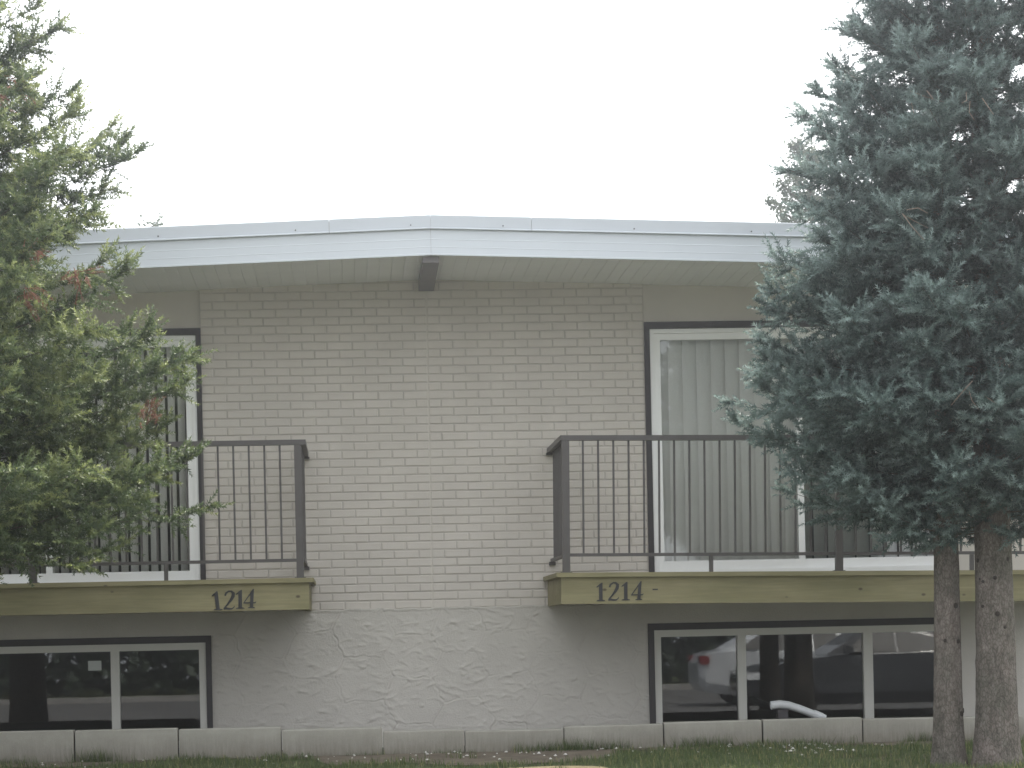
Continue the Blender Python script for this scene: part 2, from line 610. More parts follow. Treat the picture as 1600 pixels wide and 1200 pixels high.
# upper stucco beside the brick, with the openings for the patio doors
DL = (-4.305, -1.826, 0.10, 2.226)                    # opening of the left door incl. dark trim
DR = (1.769, 4.285, 0.10, 2.226)
X0, X1 = -6.6, 6.6
for (a, b, c, d) in ((X0, DL[0], BL, DL), (X1, DR[1], BR, DR)):
    su = MB()
    out = [(min(a, b), -0.06), (min(a, b), 2.75), (max(a, b), 2.75), (max(a, b), -0.06)]
    # one n-gon sheet with the door notch, run back through the wall
    if a < 0:
        poly = [(a, -.06), (c, -.06), (c, d[2]), (b, d[2]), (b, d[3]), (c, d[3]), (c, 2.75), (a, 2.75)]
    else:
        poly = [(a, -.06), (a, 2.75), (c, 2.75), (c, d[3]), (b, d[3]), (b, d[2]), (c, d[2]), (c, -.06)]
    su.prism(poly, 0.03, 0.20)
    build('stucco_wall', su, m_stucco2, house)

# lower wall: stucco trowelled into a flagstone pattern, modelled as relief
WLo = (-4.29, -1.791, -1.16, -0.250)                  # window openings
WRo = (1.746, 4.28, -1.16, -0.229)


def flagstone():
    st = 0.0075
    xs = np.linspace(WLo[1], WRo[0], int((WRo[0] - WLo[1]) / st))
    zs = np.linspace(-1.24, -0.058, int(1.182 / st))
    Xg, Zg = np.meshgrid(xs, zs, indexing='ij')
    r = np.random.RandomState(21)
    seeds = []
    for k in range(-1, 12):
        for j in range(-1, 6):
            seeds.append((xs[0] + k * .40 + r.uniform(-.045, .045), -1.55 + j * .37 + (k % 2) * .185 + r.uniform(-.035, .035)))
    seeds = np.array(seeds)
    d1 = np.full(Xg.shape, 9.); d2 = np.full(Xg.shape, 9.); id1 = np.zeros(Xg.shape, int)
    wob = 0.006 * np.sin(Xg * 23 + Zg * 31) + 0.004 * np.sin(Xg * 61 - Zg * 47)
    for i, (sx, sz) in enumerate(seeds):
        d = np.sqrt(((Xg - sx + wob) * 0.95) ** 2 + (Zg - sz + wob) ** 2)
        closer = d < d1
        d2 = np.where(closer, d1, np.minimum(d2, d))
        id1 = np.where(closer, i, id1)
        d1 = np.where(closer, d, d1)
    e = d2 - d1
    h = -0.008 * np.exp(-(e / 0.0065) ** 2) + 0.004 * np.exp(-((e - 0.017) / 0.008) ** 2)
    h += (r.uniform(-.002, .002, len(seeds)))[id1]
    fade = np.clip(0.75 + 0.6 * np.sin(Xg * 1.9 + 1.0) * np.sin(Zg * 4.2 + Xg * .7), 0.45, 1.1)
    h *= fade
    for _ in range(1100):                             # trowel drags: one sharp lip, one soft side
        cx, cz = r.uniform(xs[0], xs[-1]), r.uniform(-1.24, -0.07)
        L = r.uniform(.015, .085); a = r.normal(0, .38); amp = r.uniform(.001, .0055) * (1.5 if r.uniform() < .12 else 1); bend = r.uniform(-6, 6)
        ix0, ix1 = np.searchsorted(xs, [cx - L - .05, cx + L + .05]); iz0, iz1 = np.searchsorted(zs, [cz - .11, cz + .11])
        if ix1 <= ix0 or iz1 <= iz0: continue
        dx = Xg[ix0:ix1, iz0:iz1] - cx; dz = Zg[ix0:ix1, iz0:iz1] - cz
        u = dx * math.cos(a) + dz * math.sin(a); v = -dx * math.sin(a) + dz * math.cos(a) - bend * u * u
        h[ix0:ix1, iz0:iz1] += amp * np.exp(-(u / L) ** 2 * 2) * np.exp(-np.where(v < 0, (v / .005) ** 2, (v / .018) ** 2))
    h += r.normal(0, .0005, h.shape)
    top = -0.060 + 0.004 * np.sin(xs * 9) + 0.003 * np.sin(xs * 27) + 0.002 * np.sin(xs * 71)
    Y = 0.002 - h
    Zg = np.minimum(Zg, top[:, None])
    Y = np.where(Zg > top[:, None] - 0.02, np.minimum(Y, -0.0045), Y)
    Y = np.where(Zg > top[:, None] - 0.001, 0.012, Y)
    nx, nz = Xg.shape
    V = np.stack([Xg, Y, Zg], -1).reshape(-1, 3)
    I, K = np.meshgrid(np.arange(nx - 1), np.arange(nz - 1), indexing='ij')
    I, K = I.ravel(), K.ravel()
    F = np.stack([I * nz + K, (I + 1) * nz + K, (I + 1) * nz + K + 1, I * nz + K + 1], 1)
    me = bpy.data.meshes.new('flagstone_stucco')
    me.from_pydata(V.tolist(), [], F.tolist())
    me.polygons.foreach_set('use_smooth', [True] * len(me.polygons))
    me.update()
    return link_mesh('flagstone_stucco', me, (0, 0, 0), m_stucco, house)


flagstone()
for (a, b, w) in ((X0, WLo[1], WLo), (X1, WRo[0], WRo)):       # plain coat round the basement windows
    st = MB()
    o = w[0] if a < 0 else w[1]
    poly = [(a, -1.24), (o, -1.24), (o, w[3]), (b, w[3]), (b, -.062), (a, -.062)]
    st.prism(poly if a < 0 else poly[::-1], 0.004, 0.029)
    build('stucco_coat', st, m_stucco, house)
lw = MB()                                             # solid wall behind the relief
for a, b in ((X0, WLo[0]), (WLo[1], WRo[0]), (WRo[1], X1)):
    lw.box(a, b, 0.03, 0.22, -1.25, -0.075)
lw.box(WLo[0], WLo[1], 0.03, 0.22, WLo[3], -0.075)
lw.box(WRo[0], WRo[1], 0.03, 0.22, WRo[3], -0.075)
lw.box(WLo[0], WLo[1], 0.03, 0.22, -1.25, WLo[2])
lw.box(WRo[0], WRo[1], 0.03, 0.22, -1.25, WRo[2])
build('foundation_wall', lw, m_stucco2, house)
# the rest of the shell: sides, back, floor between the storeys
sh = MB()
sh.box(X0, X0 + .2, 0.21, 11.0, -1.25, 2.75)
sh.box(X1 - .2, X1, 0.21, 11.0, -1.25, 2.75)
sh.box(X0, X1, 11.0, 11.2, -1.25, 2.75)
build('side_and_rear_walls', sh, m_stucco2, house)
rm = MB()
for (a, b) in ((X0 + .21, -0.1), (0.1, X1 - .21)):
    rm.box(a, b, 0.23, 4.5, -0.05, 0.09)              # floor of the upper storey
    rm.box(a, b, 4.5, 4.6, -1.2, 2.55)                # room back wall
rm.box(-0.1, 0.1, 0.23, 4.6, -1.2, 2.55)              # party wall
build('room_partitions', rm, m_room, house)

# roof, fascia, soffit, ridge beam
YF = -1.30
rf = MB()
for s in (-1, 1):
    xo = s * 7.1
    vs = []
    for x in (0, xo):
        zt, zb = 2.893 - SLOPE * abs(x), soff(x) + 0.035
        vs += [(x, YF + .012, zb), (x, 11.6, zb), (x, 11.6, zt - .01), (x, YF + .012, zt - .01)]
    rf.add(vs, [(0, 1, 5, 4), (1, 2, 6, 5), (2, 3, 7, 6), (3, 0, 4, 7), (4, 5, 6, 7), (3, 2, 1, 0)] if s > 0 else
           [(4, 5, 1, 0), (5, 6, 2, 1), (6, 7, 3, 2), (7, 4, 0, 3), (7, 6, 5, 4), (0, 1, 2, 3)])
roof = build('roof', rf, m_roof, house)


def profile_run(name, prof, xa, xb, mat, parent):
    """profile of (y, dz) run along the sloping eave line, dz measured from the soffit line"""
    n = len(prof)
    mb = MB()
    vs = [(x, y, soff(x) + dz) for x in (xa, xb) for y, dz in prof]
    fs = [(k, (k + 1) % n, n + (k + 1) % n, n + k) for k in range(n)]
    fs += [tuple(range(n - 1, -1, -1)), tuple(range(n, 2 * n))]
    if xb < xa:
        fs = [tuple(reversed(f)) for f in fs]
    mb.add(vs, fs)
    return build(name, mb, mat, parent)


fas = [(YF + .010, 0.0), (YF - .004, 0.0), (YF - .005, 0.010), (YF - .003, 0.016), (YF - .002, 0.060), (YF - .0035, 0.063),
       (YF - .0015, 0.067), (YF - .001, 0.118), (YF - .0025, 0.121), (YF, 0.126), (YF, 0.196), (YF + .010, 0.196)]
bead = [(YF + .010, 0.197), (YF - .020, 0.197), (YF - .024, 0.200), (YF - .024, 0.206), (YF - .016, 0.210), (YF + .010, 0.210)]
fla = [(YF + .010, 0.211), (YF - .012, 0.211), (YF - .008, 0.300), (YF - .004, 0.306), (YF + .010, 0.306)]
for s in (-1, 1):
    cuts = [0.0008, 3.1, 7.1]
    for a, b in zip(cuts[:-1], cuts[1:]):
        profile_run('fascia_board', fas, s * a, s * (b - .0015), m_white, roof)
    cuts = [0.0008, 0.768, 3.75, 7.1]
    for a, b in zip(cuts[:-1], cuts[1:]):
        profile_run('flashing', [(y - (0.0025 if a < .5 else 0), z) for y, z in fla], s * a, s * (b - .003), m_flash, roof)
        profile_run('drip_bead', bead, s * a, s * (b - .003), m_white, roof)
for x in (-2.05, -1.02, -.15, .55, 1.55, 2.45):        # screw heads along the flashing
    zc = soff(x) + .232
    build('screw_head', MB().tube([(x, YF - .0105, zc), (x, YF - .017, zc)], [.006, .005], 8), m_trim, roof)
PW = 0.0965
for s in (-1, 1):
    k = 0
    while k * PW < 7.0:
        a, b = s * (k * PW + .0006), s * ((k + 1) * PW - .0006)
        e = 0.0025 * s
        mb = MB()
        vs = []
        for y in (YF + .011, 0.028):
            for x, dz in ((a, 0.0045), (a + e, 0.002), (b - e, 0.002), (b, 0.0045), (b, 0.018), (a, 0.018)):
                vs.append((x, y, soff(x) + dz))
        fs = [(j, (j + 1) % 6, 6 + (j + 1) % 6, 6 + j) for j in range(6)] + [(5, 4, 3, 2, 1, 0), (6, 7, 8, 9, 10, 11)]
        mb.add(vs, fs if s < 0 else [tuple(reversed(f)) for f in fs])
        build('soffit_slat', mb, m_soffit, roof)
        k += 1
build('ridge_beam', MB().add([(-.062, -1.24, 2.545), (.062, -1.24, 2.545), (.062, 0.0, 2.502), (-.062, 0.0, 2.502),
                              (-.062, -1.24, 2.625), (.062, -1.24, 2.625), (.062, 0.0, 2.625), (-.062, 0.0, 2.625)],
                             [(0, 3, 2, 1), (4, 5, 6, 7), (0, 1, 5, 4), (1, 2, 6, 5), (2, 3, 7, 6), (3, 0, 4, 7)]), m_beam, house)


# ------------------------------------------------------------------ openings
def frame_box(mb, x0, x1, z0, z1, w, y0, y1, bottom=True, wb=None):
    wb = wb or w
    mb.box(x0, x0 + w, y0, y1, z0, z1)
    mb.box(x1 - w, x1, y0, y1, z0, z1)
    mb.box(x0 + w, x1 - w, y0, y1, z1 - w, z1)
    if bottom:
        mb.box(x0 + w, x1 - w, y0, y1, z0, z0 + wb)


def reveal(name, x0, x1, z0, z1, parent):
    """lining of the wall opening"""
    mb = MB()
    mb.box(x0 + .002, x0 + .012, 0.085, 0.235, z0, z1 - .002)
    mb.box(x1 - .012, x1 - .002, 0.085, 0.235, z0, z1 - .002)
    mb.box(x0 + .012, x1 - .012, 0.085, 0.235, z1 - .012, z1 - .002)
    return build(name, mb, m_vinyl, parent)


def patio_door(x0, x1, side):
    """x0..x1 outer edge of the white frame; the sliding leaf meets the fixed one at the middle"""
    z0, z1 = 0.115, 2.170
    root = build('patio_door', MB().box(x0 - .04 if side < 0 else x0, x1 if side < 0 else x1 + .04, 0.0, 0.10, 0.108, 0.114), m_vinyl, house)
    t = MB()
    t.box(x0 - .044, x0, -.012, 0.07, z0, z1 + .056)
    t.box(x1, x1 + .042, -.012, 0.07, z0, z1 + .056)
    t.box(x0, x1, -.012, 0.07, z1, z1 + .056)
    build('trim', t, m_trim, root)
    f = MB()
    frame_box(f, x0, x1, z0, z1, 0.036, 0.006, 0.085, True, 0.085)
    build('frame', f, m_vinyl, root)
    xm = (x0 + x1) / 2
    for i, (a, b) in enumerate(((x0 + .036, xm + .035), (xm - .035, x1 - .036))):
        near = (i == 0) == (side > 0)
        y0, y1 = (0.022, 0.05) if near else (0.052, 0.08)
        l = MB()
        frame_box(l, a, b, z0 + .086, z1 - .037, 0.052, y0, y1, True, 0.075)
        lf = build('door_leaf', l, m_vinyl, root)
        build('glass_pane', MB().box(a + .052, b - .052, (y0 + y1) / 2 - .002, (y0 + y1) / 2 + .002, z0 + .161, z1 - .089), m_glass, root)
    return root


patio_door(-4.261, -1.865, -1)
patio_door(1.812, 4.240, 1)


def basement_window(x0, x1, z0, z1, mull):
    root = build('window', MB().box(x0 - .05, x1 + .05, -.03, 0.06, z0 - .03, z0 - .002), m_conc, house)
    t = MB()
    t.box(x0 - .048, x0, -.018, 0.06, z0, z1 + .055)
    t.box(x1, x1 + .044, -.018, 0.06, z0, z1 + .055)
    t.box(x0, x1, -.018, 0.06, z1, z1 + .055)
    build('trim', t, m_trim, root)
    f = MB()
    frame_box(f, x0, x1, z0, z1, 0.056, -.004, 0.075)
    build('frame', f, m_frame, root)
    ed = [x0 + .056] + [v for m in mull for v in m] + [x1 - .056]
    for a, b in mull:
        build('mullion', MB().box(a, b, 0.0, 0.07, z0 + .056, z1 - .056), m_frame, root)
    for a, b in zip(ed[0::2], ed[1::2]):
        build('glass_pane', MB().box(a, b, 0.040, 0.044, z0 + .056, z1 - .056), m_glass, root)
    return root


wl = basement_window(-4.24, -1.836, -1.15, -0.306, [(-3.64, -3.57), (-2.598, -2.53)])
wr = basement_window(1.796, 4.235, -1.15, -0.286, [(2.480, 2.549), (3.521, 3.597)])
build('sticker', MB().box(-2.782, -2.676, 0.0375, 0.0385, -0.512, -0.434), m_sticker, wl)


# vertical blinds hang inside the patio doors
def blind(x0, x1, zt, zb, pitch, width, ang, mat, label):
    t = empty('vertical_blind', ((x0 + x1) / 2, 0.20, zb), label, 'blind')
    build('head_rail', MB().box(x0, x1, 0.125, 0.16, zt, zt + .04), m_vinyl, t)
    r = np.random.RandomState(int(abs(x0) * 100))
    x = x0 + pitch / 2
    while x < x1:
        a = ang + r.uniform(-.06, .06)
        mb = MB()
        n = 5
        for zz in (zb + r.uniform(0, .006), zt):
            for k in range(n):
                u = (k / (n - 1) - .5) * width
                bow = 0.007 * (1 - (2 * u / width) ** 2)
                mb.v.append((x + u * math.cos(a) - bow * math.sin(a), 0.142 + u * math.sin(a) - bow * math.cos(a), zz))
        mb.f = [(k, k + 1, n + k + 1, n + k) for k in range(n - 1)]
        build('slat', mb, mat, t, True)
        x += pitch
    return t


blind(-4.20, -1.90, 2.095, 0.22, 0.080, 0.088, R(52), m_slat, 'half open vertical blind with dark gaps in the left patio door')
blind(1.86, 3.0, 2.095, 0.22, 0.118, 0.127, R(9), m_slat, 'closed pale grey vertical blind in the right patio door')
blind(3.03, 4.20, 2.095, 0.22, 0.118, 0.127, R(26), m_slat_shaded, 'vertical blind with shade put into its grey colour, behind the sliding leaf beside the spruce trunks')


# ------------------------------------------------------------------ balconies
def balcony(label, xe, xo, tilt, s, posts, stubs, bal0, num_label, digits):
    """xe: inner end of the timber fascia, xo: outer end; s: direction from the inner end outwards"""
    root = empty('balcony', (xe, -1.3, 0), label, 'balcony')
    P = lambda n, mb, m, par=root: build(n, mb, m, par)

    def bx(a, b, y0, y1, z0, z1):
        return MB().box(min(a, b), max(a, b), y0, y1, z0, z1)
    P('fascia_board', bx(xe, xo, -1.30, -1.262, -.072, .131), m_wood)
    P('side_board', bx(xe, xe + s * .038, -1.2615, -.002, -.072, .131), m_wood)
    P('side_board', bx(xo, xo - s * .038, -1.2615, -.002, -.072, .131), m_wood)
    y = -1.335
    for k in range(10):
        P('deck_board', bx(xe - s * .038, xo + s * .03, y, y + (.129 if k < 9 else .12), .132, .166), m_wood)
        y += .133
    j = xe + s * .40
    while abs(j - xe) < abs(xo - xe) - .2:
        P('joist', bx(j, j + s * .038, -1.261, -.002, -.055, .130), m_wood)
        j += s * .40
    # railing
    ZT0, ZT1 = 1.172, 1.210
    inner = xe + s * .012
    P('top_rail', bx(inner - s * .012, xo, -1.318, -1.256, ZT0, ZT1), m_rail)
    P('bottom_rail', bx(inner + s * .05, xo - s * .02, -1.300, -1.272, .289, .313), m_rail)
    for a in posts:
        P('post', bx(a, a + s * .055, -1.315, -1.260, .166, ZT0 - .001), m_rail)
        P('base_plate', bx(a - s * .015, a + s * .07, -1.325, -1.250, .1665, .172), m_rail)
    for a in stubs:
        P('support_stub', bx(a, a + s * .030, -1.300, -1.272, .1665, .288), m_rail)
    k = 0
    x = bal0
    while abs(x - xe) < abs(xo - xe) - .05:
        if not any(abs(x - (a + s * .027)) < .045 for a in posts):
            P('baluster', bx(x - .0075, x + .0075, -1.2935, -1.2785, .314, ZT0 - .001), m_rail)
        x += s * .1165
    # return to the wall
    ri = inner
    P('side_rail', bx(ri - s * .012, ri + s * .050, -1.2555, -.004, ZT0, ZT1), m_rail)
    P('side_rail', bx(ri + s * .012, ri + s * .040, -1.2595, -.004, .289, .313), m_rail)
    P('wall_bracket', bx(ri - s * .020, ri + s * .055, -.060, -.003, ZT0 - .018, ZT0 - .001), m_rail)
    P('wall_bracket', bx(ri, ri + s * .05, -.050, -.003, .260, .288), m_rail)
    for q in range(9):
        yy = -1.155 + q * .1165
        P('baluster', bx(ri + s * .019, ri + s * .034, yy - .0075, yy + .0075, .314, ZT0 - .001), m_rail)
    if s > 0:
        P('nail_plate', bx(1.632, 1.672, -1.304, -1.3, .030, .040), m_black)
    root.rotation_euler = (0, tilt, 0)
    return root


balcony('timber balcony with brown railing partly behind the yellow-green spruce, left of the brick', -0.978, -5.3, 0, -1,
        [-1.012, -3.010, -5.0], [-2.032, -4.03], -1.175, None, None)
balcony('timber balcony with brown railing and pale blinds behind, right of the brick', 0.935, 5.3, R(0.8), 1,
        [0.947, 3.045, 5.1], [2.070, 4.09], 1.108, None, None)


# house numbers: each numeral cut out of black metal
def stroke(mb, pts, widths, y0, y1):
    """a ribbon of varying width along a polyline in x,z"""
    P = [Vector((a, b)) for a, b in pts]
    L, Rr = [], []
    for i, p in enumerate(P):
        t = (P[min(i + 1, len(P) - 1)] - P[max(i - 1, 0)]).normalized()
        n = Vector((-t.y, t.x))
        w = widths[i] / 2
        L.append(p + n * w)
        Rr.append(p - n * w)
    for i in range(len(P) - 1):
        mb.prism([tuple(Rr[i]), tuple(Rr[i + 1]), tuple(L[i + 1]), tuple(L[i])], y0, y1)


def numeral(ch):
    mb = MB()
    if ch == '1':
        mb.prism([(.17, .03), (.36, .03), (.36, 1.0), (.30, 1.0), (.17, .9)], 0, .06)
        mb.prism([(.02, .78), (.05, .74), (.17, .80), (.171, .905), (.30, 1.0)], .002, .06)
        mb.prism([(.03, 0), (.50, 0), (.48, .05), (.36, .075), (.17, .075), (.05, .05)], .004, .06)
    elif ch == '2':
        a = [(.08, .74), (.12, .88), (.25, .975), (.40, .97), (.51, .86), (.50, .70), (.40, .50), (.24, .28), (.08, .09)]
        stroke(mb, a, [.10, .10, .08, .10, .17, .18, .14, .09, .07], 0, .06)
        b = [(.05, .05), (.18, .075), (.34, .045), (.48, .04), (.58, .11), (.62, .20)]
        stroke(mb, b, [.09, .11, .10, .08, .06, .03], .002, .06)
    elif ch == '4':
        mb.prism([(.36, .05), (.53, .05), (.53, 1.02), (.50, 1.02), (.36, .86)], 0, .06)
        stroke(mb, [(.50, 1.0), (.28, .66), (.05, .32)], [.07, .055, .05], .002, .06)
        mb.prism([(.0, .25), (.64, .25), (.70, .34), (.66, .345), (.60, .315), (.0, .315)], .004, .06)
        mb.prism([(.25, 0), (.64, 0), (.62, .045), (.53, .065), (.36, .065), (.27, .045)], .006, .06)
    return mb


def house_number(label, places, h, zb, tilt):
    xs = [p[0] for p in places]
    t = empty('house_number', (min(xs), -1.301, zb), label, 'house number')
    for (x, ch, lean, dz) in places:
        mb = numeral(ch)
        mb.v = [(a * h + b2 * 0, -1.301 - 0.006 + y * .08, zb + dz + c * h) for (a, y, c), b2 in zip(mb.v, [0] * len(mb.v))]
        mb.v = [(x + a + (c - zb) * math.tan(lean), y, c) for a, y, c in mb.v]
        build('numeral', mb, m_black, t)
    return t


house_number('black house number 1214 on the left balcony beam', [(-1.700, '1', R(-6), -.004), (-1.628, '2', R(5), -.002), (-1.534, '1', R(1), .003), (-1.476, '4', R(4), .006)],
             0.142, -0.060, 0)
house_number('black house number 1214 on the right balcony beam', [(1.197, '1', R(1), 0), (1.283, '2', R(5), .001), (1.388, '1', R(1), .002), (1.462, '4', R(5), .003)],
             0.140, -0.056, 0)

# ------------------------------------------------------------------ concrete edging
edge = empty('edging_wall', (0, -1.1, GZ), 'low edging of grey concrete blocks standing along the lawn', 'edging')
seams = [-5.05, -4.30, -3.54, -2.77, -1.99, -1.21, -0.442, 0.180, 0.943, 1.71, 2.48, 3.257, 4.03, 4.80]
tops = [-.950, -.948, -.946, -.950, -.960, -.982, -1.012, -1.026, -1.008, -.996, -.993, -1.006, -1.01]
rs = np.random.RandomState(8)
for (a, b), zt in zip(zip(seams[:-1], seams[1:]), tops):
    g = rs.uniform(.004, .009)
    dy, rz, ry = rs.uniform(-.012, .012), rs.uniform(-.008, .008), rs.uniform(-.004, .004)
    w, hh, e = (b - a) / 2 - g, zt + 1.30, .008
    vs, fs = [], []
    for (ix, z) in ((0, 0), (0, hh - e), (e, hh)):
        vs += [(-w + ix, -.07 + ix, z), (w - ix, -.07 + ix, z), (w - ix, .07 - ix, z), (-w + ix, .07 - ix, z)]
    for r in range(2):
        for k in range(4):
            fs.append((r * 4 + k, r * 4 + (k + 1) % 4, r * 4 + 4 + (k + 1) % 4, r * 4 + 4 + k))
    fs += [(8, 9, 10, 11), (3, 2, 1, 0)]
    me = bpy.data.meshes.new('concrete_block')
    me.from_pydata(vs, [], fs)
    o = link_mesh('concrete_block', me, ((a + b) / 2, -1.10 + dy, -1.30), m_conc, edge)
    o.rotation_euler = (rs.uniform(-.01, .01), ry, rz)

# white drain pipe lying behind the edging
pp = empty('drain_pipe', (2.6, -.88, -1.0), 'short white curved drain pipe lying under the right basement window', 'pipe')
path = [(2.590, -.90, -.893), (2.66, -.90, -.885), (2.73, -.895, -.895), (2.82, -.89, -.925), (2.92, -.885, -.965), (3.02, -.88, -1.005)]
pb = MB().tube(path, [.033, .033, .032, .031, .030, .029], 14, False)
pb.tube(path, [.028, .028, .028, .027, .027, .026], 14, False)
build('pipe', pb, m_pipe, pp, True)
build('coupling', MB().tube([(2.925, -.8845, -.967), (2.995, -.881, -.995)], [.035, .034], 14), m_pipe, pp, False)
build('support_block', MB().box(2.64, 2.72, -.94, -.86, -1.19, -.925), m_trim, pp)

# ------------------------------------------------------------------ spruces
def nrm(a):
    return a / np.maximum(np.linalg.norm(a, axis=-1, keepdims=True), 1e-9)


def needles(base, axis, length, r, per, nlen, wid, spread=0.85):
    """base/axis (n,3), length (n,): 'per' thin needles round every shoot -> (n*per,3,3)"""
    n = len(base)
    s = (np.arange(per) / per)[None, :] + r.uniform(0, 1 / per, (n, per))
    ph = np.arange(per)[None, :] * 2.39996 + r.uniform(0, 6.28, (n, 1))
    ref = np.where(abs(axis[:, 2:3]) > 0.9, np.array([[1., 0, 0]]), np.array([[0., 0, 1]]))
    e1 = nrm(np.cross(axis, ref)); e2 = np.cross(axis, e1)
    rad = e1[:, None, :] * np.cos(ph)[..., None] + e2[:, None, :] * np.sin(ph)[..., None]
    ax = np.repeat(axis[:, None, :], per, 1)
    fwd = (1 - spread) + .35 + 0.8 * np.clip((s - 0.6) / 0.4, 0, 1) ** 2 + r.uniform(0, .4, (n, per))
    d = nrm(rad + ax * fwd[..., None] + r.normal(0, .12, (n, per, 3)))
    p0 = base[:, None, :] + ax * (s * length[:, None])[..., None]
    L = nlen * r.uniform(.75, 1.15, (n, per)) * (1 - .25 * s)
    tip = p0 + d * L[..., None]
    side = nrm(np.cross(d, nrm(r.normal(0, 1, (n, per, 3))))) * (wid / 2)
    tri = np.stack([p0 - side, p0 + side, tip], 2)
    return tri.reshape(-1, 3, 3)


def spruce(root, pos, seed, prof, z_lo, z_top, needle_mat, trunk_r, per=38, gap=0.235, nb=6, nlen=0.027, wid=0.0062,
           density=1.0, bias=0.0, bare=None, lean=(0, 0)):
    """prof: list of (height z, crown radius); branches in whorls, side twigs, needle shoots"""
    r = np.random.RandomState(seed)
    pz, pr = zip(*prof)
    x0, y0, zg = pos
    SB, SA, SL, ST, SO = [], [], [], [], []
    limbs = MB()
    z = z_lo
    while z < z_top - 0.15:
        n = max(4, int(round(nb + r.uniform(-1, 1))))
        a0 = r.uniform(0, 6.28)
        for k in range(n):
            az = a0 + k * 6.283 / n + r.uniform(-.3, .3)
            zz = z + r.uniform(-.11, .11)
            h = (zz - z_lo) / (z_top - z_lo)
            Lr = float(np.interp(zz, pz, pr)) * (r.uniform(.84, 1.06) if k % 3 else r.uniform(.6, .85))
            if Lr < .08: continue
            out = np.array([math.cos(az), math.sin(az), 0.])
            a = -0.24 + 0.55 * h + r.uniform(-.14, .14)
            b = 0.30 - .05 * h
            # start lower/higher so that the tip lies at the height whose radius was asked for
            zs = zz - Lr * (a + b) * .8
            zs = max(zs, z_lo - .25)
            side = np.array([-out[1], out[0], 0.])
            sw = r.uniform(-.12, .12)
            ax0 = np.array([x0 + lean[0] * (zs - zg), y0 + lean[1] * (zs - zg), zs])
            f = lambda t: ax0 + out * (Lr * t) + side * (sw * Lr * t * t) + np.array([0, 0, Lr * (a * t + b * t * t)])
            tw = [f(t) for t in np.linspace(0, 1, 6)]
            limbs.tube(tw, [max(.0025, .012 * (Lr / 1.6) * (1 - t) ** 1.3 + .001) for t in np.linspace(0, 1, 6)], 4, False)
            # the far side of the crown, away from the street, is thinner
            dens = density * (1.0 if out[1] < 0.35 else 0.6)
            m = max(4, int(Lr / .085 * dens))
            for j in range(m):
                t = 0.22 + 0.78 * ((j + r.uniform(0, 1)) / m) ** .8
                p = f(t)
                tan = nrm((f(min(1, t + .02)) - f(t - .02))[None])[0]
                sg = 1 if j % 2 else -1
                upv = r.uniform(-.85, .85)
                d0 = nrm((tan * r.uniform(.45, .95) + side * sg * r.uniform(.45, 1.0) + np.array([0, 0, upv]))[None])[0]
                l2 = min(.50, .36 * Lr * (1 - t) + .10) * r.uniform(.6, 1.25)
                q = max(1, int(l2 / .095))
                for i in range(q + 1):
                    u = (i + .3) / (q + 1)
                    c = p + d0 * (l2 * u) + np.array([0, 0, .12 * l2 * u * u])
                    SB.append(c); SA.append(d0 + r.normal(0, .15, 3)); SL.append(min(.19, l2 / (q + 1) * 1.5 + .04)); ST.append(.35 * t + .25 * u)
                    for sg2 in (1, -1):
                        if r.uniform() < .7:
                            sd = np.cross(d0, [0, 0, 1.]) * sg2
                            SB.append(c); SA.append(d0 * .9 + sd * r.uniform(.3, .95) + np.array([0, 0, r.uniform(-.3, .75)]))
                            SL.append(r.uniform(.10, .20) * (1 - .3 * u)); ST.append(.45 * t + .45 * u)
                # short shoots standing on the limb itself
                for _ in range(2):
                    SB.append(p); SA.append(tan * .7 + r.normal(0, .5, 3) + np.array([0, -.15, .2])); SL.append(r.uniform(.09, .17)); ST.append(.4 * t)
            # leading shoots
            for _ in range(3):
                SB.append(f(.95)); SA.append(nrm((f(1.0) - f(.94))[None])[0] + r.normal(0, .28, 3)); SL.append(r.uniform(.09, .17)); ST.append(.9)
            SO += [r.normal(0, .10)] * (len(SB) - len(SO))
        z += gap * r.uniform(.85, 1.15)
    SB = np.array(SB); SA = nrm(np.array(SA)); SL = np.array(SL); ST = np.array(ST)
    ST = np.clip(ST * 1.15 - .08 + r.normal(0, .13, len(ST)) + np.array(SO), 0, 1)  # inner shoots get darker tints: shade inside the crown put into the colour
    if bias:
        ST = np.clip(ST + bias, 0, 1)
    tri = needles(SB, SA, SL, r, per, nlen, wid)
    # tips of shoots carry the paler growth
    tn = np.repeat(ST, per) * .8 + np.tile(np.arange(per) / per, len(SB)) * .25
    crown = tri_mesh('crown', tri, needle_mat, root, pos, np.clip(tn, 0, 1))
    tag(crown, kind='stuff')
    tag(build('limbs', limbs, m_limb, root), kind='stuff')
    print('spruce', seed, 'shoots', len(SB), 'tris', len(tri))
    return SB, SA


